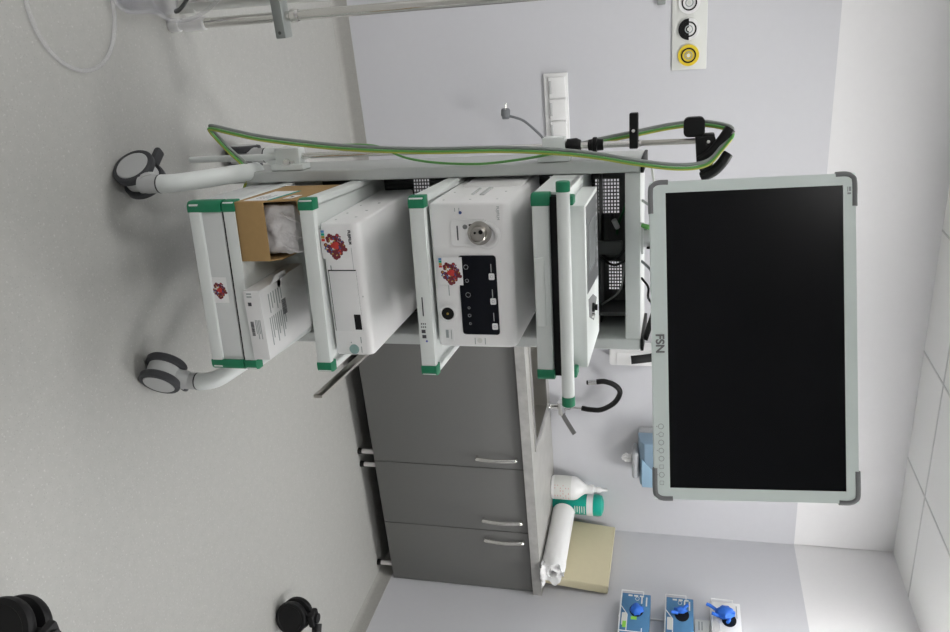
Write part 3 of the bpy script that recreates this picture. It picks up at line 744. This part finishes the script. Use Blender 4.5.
# flat control unit on the top shelf
cu_ = thing('control_unit', 'flat white unit with slate control panel and black knob on the cart top', 'control unit', (0, .15, 1.345), cart=True, rot=math.radians(.8))
MB().box(-.207, .203, .012, .30, 1.346, 1.3875, .004).build('housing', M_cart, cu_)
pn = MB().prism([(-.200, .030), (.016, .030), (.036, .296), (-.196, .296)], 'z', 1.3868, 1.3882).build('control_panel', M_sslate, cu_)
MB().prism([(-.150, .075), (-.026, .075), (-.020, .235), (-.148, .235)], 'z', 1.3880, 1.3888).build('display', M_lcd, pn)
s_ = MB()
for k in range(9): s_.box(-.19+.023*k, -.178+.023*k, .255, .275, 1.388, 1.3885)
s_.build('keys', M_hub, pn)
pk = MB().prism([(.035, .05), (.085, .06), (.125, .16), (.085, .24), (.05, .15)], 'z', 1.3868, 1.3882).build('knob_panel', M_bump, cu_)
MB().lathe([(.012, 0), (.012, .005), (.008, .008), (.008, .013), (0, .013)], (.080, .13, 1.3878)).build('knob', M_black, pk)
MB().lathe([(0, 0), (.006, 0), (.006, .008), (0, .008)], (.098, .115, 1.3875)).build('indicator', M_chrome, cu_)

# boxes on the lowest shelf
cb = thing('cardboard_box', 'open brown cardboard box on the lowest shelf with white and teal label', 'box', (-.15, .12, .472), cart=True)
x0, x1, y0, y1, z0 = -.232, -.073, .003, .30, .4725
th = .0035
MB().box(x0, x1, y0, y1, z0, z0+th).build('bottom', M_kraft, cb)
MB().box(x0, x1, y0, y0+th, z0, .556, .001).build('front_wall', M_kraft, cb)
MB().prism([(y0+th, z0), (y1, z0), (y1, .648), (y0+.02, .640), (y0+th, .556)], 'x', x0, x0+th).build('side_wall', M_kraft, cb)
MB().prism([(y0+th, z0), (y1, z0), (y1, .60), (y0+.02, .58), (y0+th, .556)], 'x', x1-th, x1).build('side_wall', M_kraft, cb)
MB().box(x0+th, x1-th, y1-th, y1, z0, .645).build('back_wall', M_kraft, cb)
vs = [(x0+.001, y0+.018, .640), (x0+.001, y1, .648), (x0+.055, y1, .652), (x0+.042, y0+.03, .640)]
MB()._add(vs, [(0, 1, 2, 3)]) if False else None
f_ = MB(); f_._add(vs, [(0, 1, 2, 3)]); o = f_.build('top_flap', M_kraft, cb); o.modifiers.new('thickness', 'SOLIDIFY').thickness = .003
lb = MB().prism([(.02, .492), (.185, .500), (.185, .570), (.02, .560)], 'x', x0-.0008, x0+.0005).build('shipping_label', M_paper, cb)
MB().prism([(.02, .5595), (.185, .5695), (.185, .578), (.02, .567)], 'x', x0-.0009, x0+.0005).build('teal_stripe', M_teal, lb)
p = MB()
for k in range(4): p.box(x0-.0012, x0, .05, .09+.02*(k % 2), .512+.01*k, .515+.01*k)
p.build('print', M_inkgrey, lb)
l2 = MB().prism([(.045, .592), (.10, .597), (.10, .622), (.045, .616)], 'x', x0-.0008, x0+.0005).build('sticker', M_paper, cb)
MB().box(x0-.0012, x0, .063, .08, .602, .611).build('print', M_ink, l2)

bw = thing('bubble_wrap_parcel', 'parcel in clear bubble wrap lying in the open cardboard box', 'parcel', (-.15, .12, .477), cart=True)
q = bmesh.new(); bmesh.ops.create_cube(q, size=1); bmesh.ops.subdivide_edges(q, edges=list(q.edges), cuts=14, use_grid_fill=True)
for v in q.verts:
    d = v.co.normalized()*.62; c = v.co.lerp(d, .22)
    k = noise.noise(c*5)*.10+noise.noise(c*14)*.035
    c = c*(1+k)
    v.co = Vector((-.152+c.x*.132, .150+c.y*.235, .556+c.z*.142))
for v in q.verts:
    v.co.x = min(max(v.co.x, x0+th+.003), x1-th-.003); v.co.y = min(max(v.co.y, y0+th+.003), y1-th-.003); v.co.z = max(v.co.z, z0+th+.001)
MB().merge(q).build('bubble_wrap', M_wrap, bw, smooth=70)
c_ = MB()
for k in range(3): c_.tube([(-.20+.045*k, .04, .58), (-.19+.045*k, .028, .60), (-.17+.04*k, .045, .625), (-.15+.03*k, .10, .634)], .004, n=6)
c_.build('wrap_folds', M_wrap, bw)

wc = thing('product_carton', 'flat white printed carton on the lowest shelf beside the cardboard box', 'carton', (.1, .1, .472), cart=True, rot=math.radians(3))
x0, x1, y0, y1, z0, z1 = -.002, .196, -.012, .255, .4725, .521
MB().box(x0, x1, y0, y1, z0, z1, .0015).build('carton', M_white, wc)
p = MB()
rnd = random.Random(5)
for k in range(9): p.box(.055+k*.0028, .0566+k*.0028-.0006*(k % 2), y0-.0006, y0, .480, .487) if False else None
for k in range(16): p.box(.085+k*.0026, .0862+k*.0026+.0008*rnd.random(), y0-.0006, y0, .4805, .4895)
p.box(.030, .040, y0-.0006, y0, .4825, .4925)
p.build('barcode', M_ink, wc)
p = MB()
p.box(.004, .008, y0-.0006, y0, .482, .496); p.box(.012, .016, y0-.0006, y0, .482, .496)
for k in range(4): p.box(.08, .12+.015*(k % 2), y0-.0006, y0, .4945+.0045*k, .4965+.0045*k)
p.build('print', M_inkgrey, wc); p = MB()
for k in range(6): p.box(.02+.0*k, .075-.01*(k % 3), .03+.014*k, .034+.014*k, z1, z1+.0006)
for k in range(9): p.box(.085, .165-.018*(k % 3), .02+.011*k, .0235+.011*k, z1, z1+.0006)
p.build('print', M_inkgrey, wc)
p = MB()
for k in range(15): p.box(.060+k*.003, .0617+k*.003, .098, .122, z1, z1+.0007)
p.build('barcode', M_ink, wc)
p = MB(); p._add([(x0+.001, .05, z1+.001), (x0+.001, .14, z1+.001), (x0-.022, .125, z1+.012), (x0-.020, .065, z1+.010)], [(0, 1, 2, 3)])
o = p.build('open_flap', M_white, wc); o.modifiers.new('thickness', 'SOLIDIFY').thickness = .0012
disc(MB(), 0, 0, .011, 0, .0006).build('thumb_notch', M_inkgrey, wc, off=(0,0,0), M=Matrix.Translation(Vector((x0+.012, .10, z1))-Vector((.1, .1, .472))) @ Matrix.Rotation(-PI/2, 4, 'X'))

# ------------------------------------------------------------------ monitor on its arm
mon = bpy.data.objects.new('medical_monitor', None); COL.objects.link(mon)
tag(mon, 'large widescreen medical monitor with dark screen and pale green-grey frame, above the cart', 'monitor')
a, tl, ro = -.273, -.064, .030
U = Vector((math.cos(a)*math.cos(ro)+math.sin(a)*math.sin(ro)*math.sin(tl), math.sin(a)*math.cos(ro)-math.cos(a)*math.sin(ro)*math.sin(tl), math.sin(ro)*math.cos(tl)))
V = Vector((-math.sin(ro)*math.cos(a)+math.sin(a)*math.cos(ro)*math.sin(tl), -math.sin(ro)*math.sin(a)-math.cos(a)*math.cos(ro)*math.sin(tl), math.cos(ro)*math.cos(tl)))
U.normalize(); V = (V-U*V.dot(U)).normalized(); N = V.cross(U)
mm = Matrix((( U.x, N.x, V.x, .112), (U.y, N.y, V.y, -.014), (U.z, N.z, V.z, 1.777), (0, 0, 0, 1)))
mon.matrix_world = cm @ mm
OFF['medical_monitor'] = Vector()
# monitor coordinates: x right, y away from the viewer, z up, origin in the middle of the screen
fr_ = MB()
FX0, FX1, FZ0, FZ1 = -.3765, .3775, -.2330, .2235
SX, SZ0, SZ1 = .349, -.196, .196
fr_.box(FX0, FX1, .004, .045, FZ0, FZ1, .006, 3)
for q in ((FX0+.001, -SX, FZ0+.001, FZ1-.001), (SX, FX1-.001, FZ0+.001, FZ1-.001), (-SX, SX, FZ0+.001, SZ0), (-SX, SX, SZ1, FZ1-.001)): fr_.box(q[0], q[1], 0, .006, q[2], q[3])
fr_.build('frame', M_frame, mon)
MB().box(-SX, SX, .0018, .005, SZ0, SZ1).build('screen', M_screen, mon)
for sx_ in (-1, 1):
    for sz_ in (-1, 1):
        ex, ez = (FX1-.003 if sx_ > 0 else FX0+.003), (FZ1-.003 if sz_ > 0 else FZ0+.003)
        o_, r = .005, .018
        pts = [(ex-sx_*.072, .004, ez+sz_*.0), (ex-sx_*r, .004, ez), (ex-sx_*r*.3, .004, ez-sz_*r*.3), (ex, .004, ez-sz_*r), (ex, .004, ez-sz_*.040)]
        MB().tube(pts, .0068, n=12, res=3, rx=.0068).build('corner_bumper', M_bump, mon)
m_ = MB(); text_into(m_, 'FSN', .027, front(.006, -.0006, -.2150), bold=.0008); m_.build('logo', M_bump, mon)
for k in range(8):
    cx_ = .203+k*(.1345/7)
    nn = [8, 5, 8, 6, 7, 4, 8, 4][k]; rr_ = .0062
    b_ = MB().tube([(cx_+rr_*math.cos(2*PI*i/nn+PI/4), -.0004, -.2150+rr_*math.sin(2*PI*i/nn+PI/4)) for i in range(nn)], .0007, n=5, res=1, closed=True)
    if k in (0, 1, 3, 6): b_.box(cx_-.001, cx_+.001, -.0008, 0, -.2255, -.2235)
    b_.build('button_icon', M_inkgrey, mon)
MB().box(-.345, -.334, -.0006, 0, .205, .2065).box(-.345, -.335, -.0006, 0, .2085, .2125).box(-.332, -.328, -.0006, 0, .205, .2125).build('rating_mark', M_inkgrey, mon)
MB().box(-.20, .20, .044, .075, -.15, .13, .012, 3).build('rear_housing', M_frame, mon)
MB().box(-.055, .055, .074, .09, -.055, .055, .004).build('mount_plate', M_hub, mon)
# arm: from the mount plate to the cart crossbar
p0 = mm @ Vector((0, .088, -.01))
ar = MB().tube([p0, p0+Vector((.0, .07, -.01)), Vector((.0, .30, 1.735)), Vector((-.045, .40, 1.70))], .022, n=14, res=4)
inv = mm.inverted()
ar.build('swivel_arm', M_hub, mon, off=(0,0,0), M=inv)
MB().cyl((-.045, .40, 1.4995), (-.045, .40, 1.73), .026, n=24).cyl((-.045, .40, 1.4995), (-.045, .40, 1.506), .045, n=24).build('arm_post', M_hub, mon, off=(0,0,0), M=inv)
MB().box(-.025, -.021, .367, .43, 1.515, 1.56, .001).build('clamp_lever', M_black, mon, off=(0,0,0), M=inv)

# ------------------------------------------------------------------ scope hanger pole on the left upright
hp = thing('scope_hanger', 'slim pole with black hooks clamped to the left side of the cart', 'hanger', (-.308, .38, .115), cart=True)
hx, hy = -.311, .38
MB().lathe([(0, .115), (.0085, .115), (.0098, .118), (.0098, .50), (0, .50)], (hx, hy, 0)).build('lower_tube', M_cart, hp)
MB().cyl((hx, hy, .50), (hx, hy, 1.50), .009).build('chrome_tube', M_chrome, hp)
MB().cyl((hx, hy, 1.50), (hx, hy, 1.645), .0075).build('upper_tube', M_steel, hp)
def clamp(z0, z1):
    c = MB().box(-.337, -.272, hy-.022, hy+.022, z0, z1, .004).box(-.29, -.2725, hy-.034, hy+.022, z0-.012, z1+.014, .003).build('clamp', M_cart, hp)
    MB().cyl((-.296, hy-.033, (z0+z1)/2), (-.296, hy-.02, (z0+z1)/2), .010).cyl((-.296, hy-.034, (z0+z1)/2+.02), (-.296, hy-.02, (z0+z1)/2+.02), .004).build('screw', M_chrome, c)
clamp(.418, .498); clamp(1.232, 1.295)
MB().lathe([(.010, 0), (.019, .004), (.0205, .03), (.015, .042), (0, .042)], (hx, hy, 1.295)).build('knob', M_black, hp)
MB().lathe([(.010, 0), (.015, .002), (.016, .012), (.021, .014), (.0215, .024), (.016, .026), (.015, .042), (0, .042)], (hx, hy, 1.356)).build('knob', M_black, hp)
sa = MB().box(-.392, -.298, hy-.02, hy+.02, 1.469, 1.492, .003).build('hook_arm', M_black, hp)
MB().cyl((-.346, hy-.0215, 1.480), (-.346, hy-.018, 1.480), .0045).build('screw', M_chrome, sa)
hd = MB()
hd.prism([(-.325, 1.640), (-.255, 1.645), (-.215, 1.662), (-.245, 1.685), (-.29, 1.70), (-.325, 1.690)], 'y', hy-.022, hy+.014, .004)
hd.prism(rr(-.374, -.322, 1.610, 1.665, .014), 'y', hy-.014, hy+.03, .003)
hd.prism([(-.33, 1.66), (-.30, 1.66), (-.30, 1.69), (-.33, 1.69)], 'y', hy-.02, hy+.03, .003)
hd.tube([(-.262, hy-.03, 1.655), (-.285, hy-.035, 1.685), (-.315, hy-.035, 1.71), (-.342, hy-.03, 1.728)], .0155, n=10, rx=.014)
hd.tube([(-.218, hy-.012, 1.660), (-.232, hy-.022, 1.688), (-.255, hy-.025, 1.71), (-.278, hy-.02, 1.725)], .015, n=10, rx=.013)
hd = hd.build('hook_head', M_black, hp)
MB().cyl((-.31, hy-.0235, 1.674), (-.31, hy-.0215, 1.674), .0045).build('screw', M_chrome, hd)

# earth cable and grey hose looped over the hook
def strand(dy, dx):
    return [(-.225+dx, .36+dy, .30), (-.282+dx, .34+dy, .330), (-.345+dx, .33+dy, .28), (-.400+dx, .32+dy, .240), (-.412+dx, .31+dy, .248), (-.394+dx, .30+dy, .33), (-.372+dx, .30+dy, .43), (-.340+dx, .30+dy, .66), (-.322+dx, .30+dy, .90), (-.318+dx, .29+dy, 1.13), (-.307+dx, .29+dy, 1.28), (-.292+dx, .29+dy, 1.39), (-.272+dx, .29+dy, 1.49), (-.256+dx, .295+dy, 1.60), (-.262+dx, .31+dy, 1.67), (-.298+dx, .325+dy, 1.708), (-.332+dx, .345+dy, 1.734), (-.346+dx, .385+dy, 1.718), (-.356+dx, .42+dy, 1.65), (-.350+dx, .43+dy, 1.57), (-.335+dx, .43+dy, 1.48), (-.318+dx, .44+dy, 1.38), (-.300+dx, .43+dy, 1.29)]
t = thing('earth_cable', 'green and yellow earth cable with grey hose, looped over the black hook', 'cable', (-.4, .31, .24), cart=True)
MB().tube(strand(0, .006), .0048, n=10, res=7).build('green_cable', M_gy, t)
MB().tube(strand(.008, -.003), .0048, n=10, res=7).build('grey_hose', M_greycab, t)
MB().tube(strand(-.0028, .0085), .0028, n=8, res=7).build('yellow_stripe', mat('yellow_cable', (.40,.42,.06,1), .45), t)
t = thing('signal_cable', 'thin green cable bowed in front of the left upright', 'cable', (-.27, .32, 1.2), cart=True)
MB().tube([(-.2985, .352, 1.30), (-.292, .33, 1.24), (-.283, .33, 1.17), (-.275, .33, 1.06), (-.282, .335, .93), (-.300, .345, .83), (-.33, .41, .72), (-.335, .45, .55)], .0035, n=8).build('cable', M_gy, t)
# cables in the top bay and behind the monitor
t = thing('bay_cable', 'black cables curling in the open bay above the control unit', 'cable', (0, .45, 1.4), cart=True)
MB().tube([(.02, .50, 1.376), (.03, .47, 1.40), (.02, .45, 1.43), (-.01, .44, 1.455), (-.02, .46, 1.488)], .005, n=8).build('cable', M_black, t)
MB().tube([(.03, .49, 1.377), (.045, .46, 1.41), (.035, .44, 1.44), (.0, .45, 1.488)], .004, n=8).build('cable', M_black, t)
MB().tube([(.18, .50, 1.377), (.13, .46, 1.43), (.08, .45, 1.445), (.03, .45, 1.447)], .003, n=8).build('grey_cable', M_greycab, t)
t = thing('bay_earth_wire', 'green wire with white connector in the left of the open bay', 'cable', (-.1, .5, 1.43), cart=True)
MB().tube([(-.17, .53, 1.489), (-.15, .52, 1.46), (-.10, .52, 1.44), (-.06, .53, 1.425), (-.03, .54, 1.42)], .004, n=8).build('wire', mat('dark_green_wire', (.01, .10, .03, 1), .5), t)
MB().cyl((-.08, .50, 1.415), (-.055, .51, 1.425), .008).build('connector', M_hub, t)
t = thing('monitor_cable', 'thin white cable looping behind the lower left monitor corner', 'cable', (-.2, .38, 1.51), cart=True)
MB().tube([(-.255, .42, 1.509), (-.245, .41, 1.525), (-.20, .40, 1.535), (-.14, .38, 1.56), (-.10, .32, 1.60), (-.06, .24, 1.66)], .0035, n=8).build('cable', M_plate, t)
MB().tube([(-.15, .42, 1.4995), (-.13, .41, 1.525), (-.09, .40, 1.53), (-.07, .395, 1.51), (-.06, .41, 1.4995)], .004, n=8).build('grey_cable', M_greycab, t)
MB().cyl((-.085, .38, 1.503), (-.082, .37, 1.522), .007).build('green_connector', M_gy, t)
t = thing('display_lead', 'dark lead with purple plug hanging below the middle of the monitor', 'cable', (.1, .38, 1.51), cart=True)
MB().tube([(.02, .40, 1.4995), (.05, .38, 1.53), (.10, .36, 1.53), (.12, .30, 1.56), (.11, .22, 1.64)], .004, n=8).build('cable', M_greyplug, t)
MB().tube([(.07, .40, 1.4995), (.09, .37, 1.52), (.12, .34, 1.525), (.14, .28, 1.58), (.13, .2, 1.66)], .0035, n=8).build('cable', M_black, t)
MB().cyl((.134, .37, 1.53), (.134, .355, 1.558), .008).build('purple_plug', M_purple, t)
t = thing('angled_strut', 'thin black strut standing on the right end of the cart crossbar', 'strut', (.2, .36, 1.5), cart=True)
MB().tube([(.245, .37, 1.512), (.20, .365, 1.525), (.15, .36, 1.54)], .006, n=8, rx=.010, res=3).build('strut', M_black, t)

# ------------------------------------------------------------------ pole and tubing at the left edge
PX, PY = .106, 2.45
st = thing('accessory_pole', 'upright steel pole with white end caps at the left edge of the room view', 'pole', (PX, PY, 0))
MB().cyl((PX, PY, .10), (PX, PY, 1.75), .0155, n=32).build('tube', M_chrome, st)
MB().lathe([(0, 0), (.017, 0), (.020, .006), (.020, .035), (.0145, .036), (.0145, .052), (.021, .053), (.021, .125), (.0165, .13), (0, .13)], (PX, PY, 0)).build('end_cap', M_white, st)
MB().cyl((PX-.055, PY+.08, 0), (PX-.055, PY+.08, 1.75), .022, n=20).build('back_profile', M_plate, st)
br_ = MB().box(PX-.20, PX+.062, PY-.03, PY+.022, .378, .412, .004).build('bracket', M_greycab, st)
MB().cyl((PX+.045, PY-.032, .395), (PX+.045, PY-.029, .395), .005).build('screw', M_dark, br_)
MB().lathe([(.0155, 0), (.020, .004), (.020, .02), (.017, .03), (.0155, .03)], (PX, PY, .425)).build('collar', M_chrome, st)
MB().box(PX-.3, PX-.03, PY+.06, PY+.10, .0, .06, .006).build('base_plate', M_plate, st)
pk_ = thing('packaging_bag', 'clear and pink plastic packaging hanging behind the steel pole', 'bag', (0, 2.40, .2))
b = bmesh.new(); bmesh.ops.create_cube(b, size=1); bmesh.ops.subdivide_edges(b, edges=list(b.edges), cuts=8, use_grid_fill=True)
for v in b.verts:
    k = noise.noise(v.co*4)*.12
    v.co = Vector((-.055+v.co.x*.19*(1+k), 2.43+v.co.y*.07*(1+k), .24+v.co.z*.24*(1+k)))
MB().merge(b).build('bag', M_white, pk_, smooth=60)
MB().box(-.03, .035, 2.378, 2.390, .15, .20, .004).build('pink_patch', M_pink, pk_)
MB().tube([(.02, 2.384, .29), (.03, 2.380, .27), (.015, 2.378, .25), (.03, 2.378, .235)], .002, n=6).build('drawstring', M_ink, pk_)
hk = thing('cord_hook', 'dark curved cord end hanging beside the steel pole base', 'cord', (.05, 2.40, .1))
MB().tube([(-.05, 2.40, .16), (.02, 2.385, .13), (.055, 2.38, .095), (.062, 2.38, .075)], .006, n=8, rx=.009).build('cord', M_dark, hk)

tb = thing('clear_tubing', 'clear plastic tubing coiled in a loop on the floor at the left edge', 'tubing', (.02, 2.0, 0))
ring = []
for k in range(26):
    a = math.radians(150+k*13.5); ring.append((.015+.168*math.cos(a), 2.01+.165*math.sin(a)*1.0, .0075+.012*max(0, (k-20)/6)))
ring += [(.035, 2.18, .03), (.055, 2.30, .05), (.085, 2.37, .06), (.088, 2.395, .11), (.06, 2.41, .18), (.0, 2.41, .26)]
MB().tube(ring, .0065, n=12, res=4).build('tube', M_clear, tb)
cp = thing('suction_cup', 'clear plastic cup standing on the floor behind the tubing loop', 'cup', (.0, 2.27, 0))
MB().lathe([(0, .0005), (.062, .0005), (.068, .008), (.075, .12), (.079, .122), (.079, .128), (.072, .128), (.065, .01), (0, .006)], (-.012, 2.26, 0), n=36).build('cup', M_clearbag, cp)

# ------------------------------------------------------------------ wheeled stretcher chassis cut by the right edge
sb = thing('stretcher_base', 'black wheeled stretcher base at the right edge, only caster tips in view', 'stretcher', (2.2, 1.55, 0))
A = Vector((2.455, 2.275, 0)); B = Vector((1.400, 1.150, 0))
ax_ = (B-A).normalized(); pr_ = Vector((-ax_.y, ax_.x, 0))
if pr_.x < 0: pr_ = -pr_
def big_caster(c, nrm, r, wdt):
    c = Vector((c.x, c.y, r)); n_ = Vector(nrm).normalized()
    k = MB().cyl((c.x, c.y, r*1.0), (c.x, c.y, 2*r+.04), .02).box(c.x-.03, c.x+.03, c.y-.03, c.y+.03, 2*r+.005, 2*r+.03, .008).build('caster', M_stretcher, sb)
    for s in (-1, 1):
        MB().lathe([(0, .010), (r*.8, .010), (r*.97, .014), (r, .020), (r, .010+wdt*.8), (r*.96, .010+wdt), (r*.80, .012+wdt), (r*.76, .009+wdt), (0, .008+wdt)], c, n_*s, n=40).build('wheel', M_stretcher, k)
big_caster(A+Vector((-.03, .0, 0)), (-.40, -.92, 0), .068, .030)
big_caster(B+Vector((-.045, -.03, 0)), (-.62, -.78, 0), .085, .03)
for e in (A, B): big_caster(e+pr_*.62, (-.6, -.8, 0), .062, .028)
for e in (A, B):
    MB().tube([e+Vector((0, 0, .165)), e+pr_*.1+Vector((0, 0, .17)), e+pr_*.52+Vector((0, 0, .17)), e+pr_*.62+Vector((0, 0, .165))], .02, n=12, res=3).build('cross_beam', M_stretcher, sb)
MB().tube([A+pr_*.31+Vector((0, 0, .17)), B+pr_*.31+Vector((0, 0, .17))], .03, n=12, res=1).build('centre_beam', M_stretcher, sb)

# ------------------------------------------------------------------ world, camera, view
wd = bpy.data.worlds.new('world'); SC.world = wd; wd.use_nodes = True
wd.node_tree.nodes['Background'].inputs['Color'].default_value = (.8, .85, .9, 1)
wd.node_tree.nodes['Background'].inputs['Strength'].default_value = .3

cd = bpy.data.cameras.new('camera'); co = bpy.data.objects.new('camera', cd); COL.objects.link(co)
th_, ps_, rl_ = .2494, .4280, .0154
fw = Vector((math.sin(ps_)*math.cos(th_), math.cos(ps_)*math.cos(th_), -math.sin(th_)))
r0 = Vector((math.cos(ps_), -math.sin(ps_), 0)); u0 = r0.cross(fw)
r1 = r0*math.cos(rl_)+u0*math.sin(rl_); u1 = u0*math.cos(rl_)-r0*math.sin(rl_)
# the photograph is stored lying on its side: picture right is up in the room, picture down is right in the room
X, Y, Z = u1, -r1, -fw
co.matrix_world = Matrix(((X.x, Y.x, Z.x, 0), (X.y, Y.y, Z.y, 0), (X.z, Y.z, Z.z, 1.6088), (0, 0, 0, 1)))
cd.sensor_fit = 'HORIZONTAL'; cd.sensor_width = 36; cd.lens = 805.31/950*36
cd.clip_start = .05; cd.clip_end = 50
SC.camera = co
SC.view_settings.view_transform = 'Standard'; SC.view_settings.look = 'None'; SC.view_settings.gamma = 1; SC.view_settings.use_curve_mapping = False
SC.view_settings.exposure = .81
SC.cycles.use_denoising = True
SC.cycles.max_bounces = 8
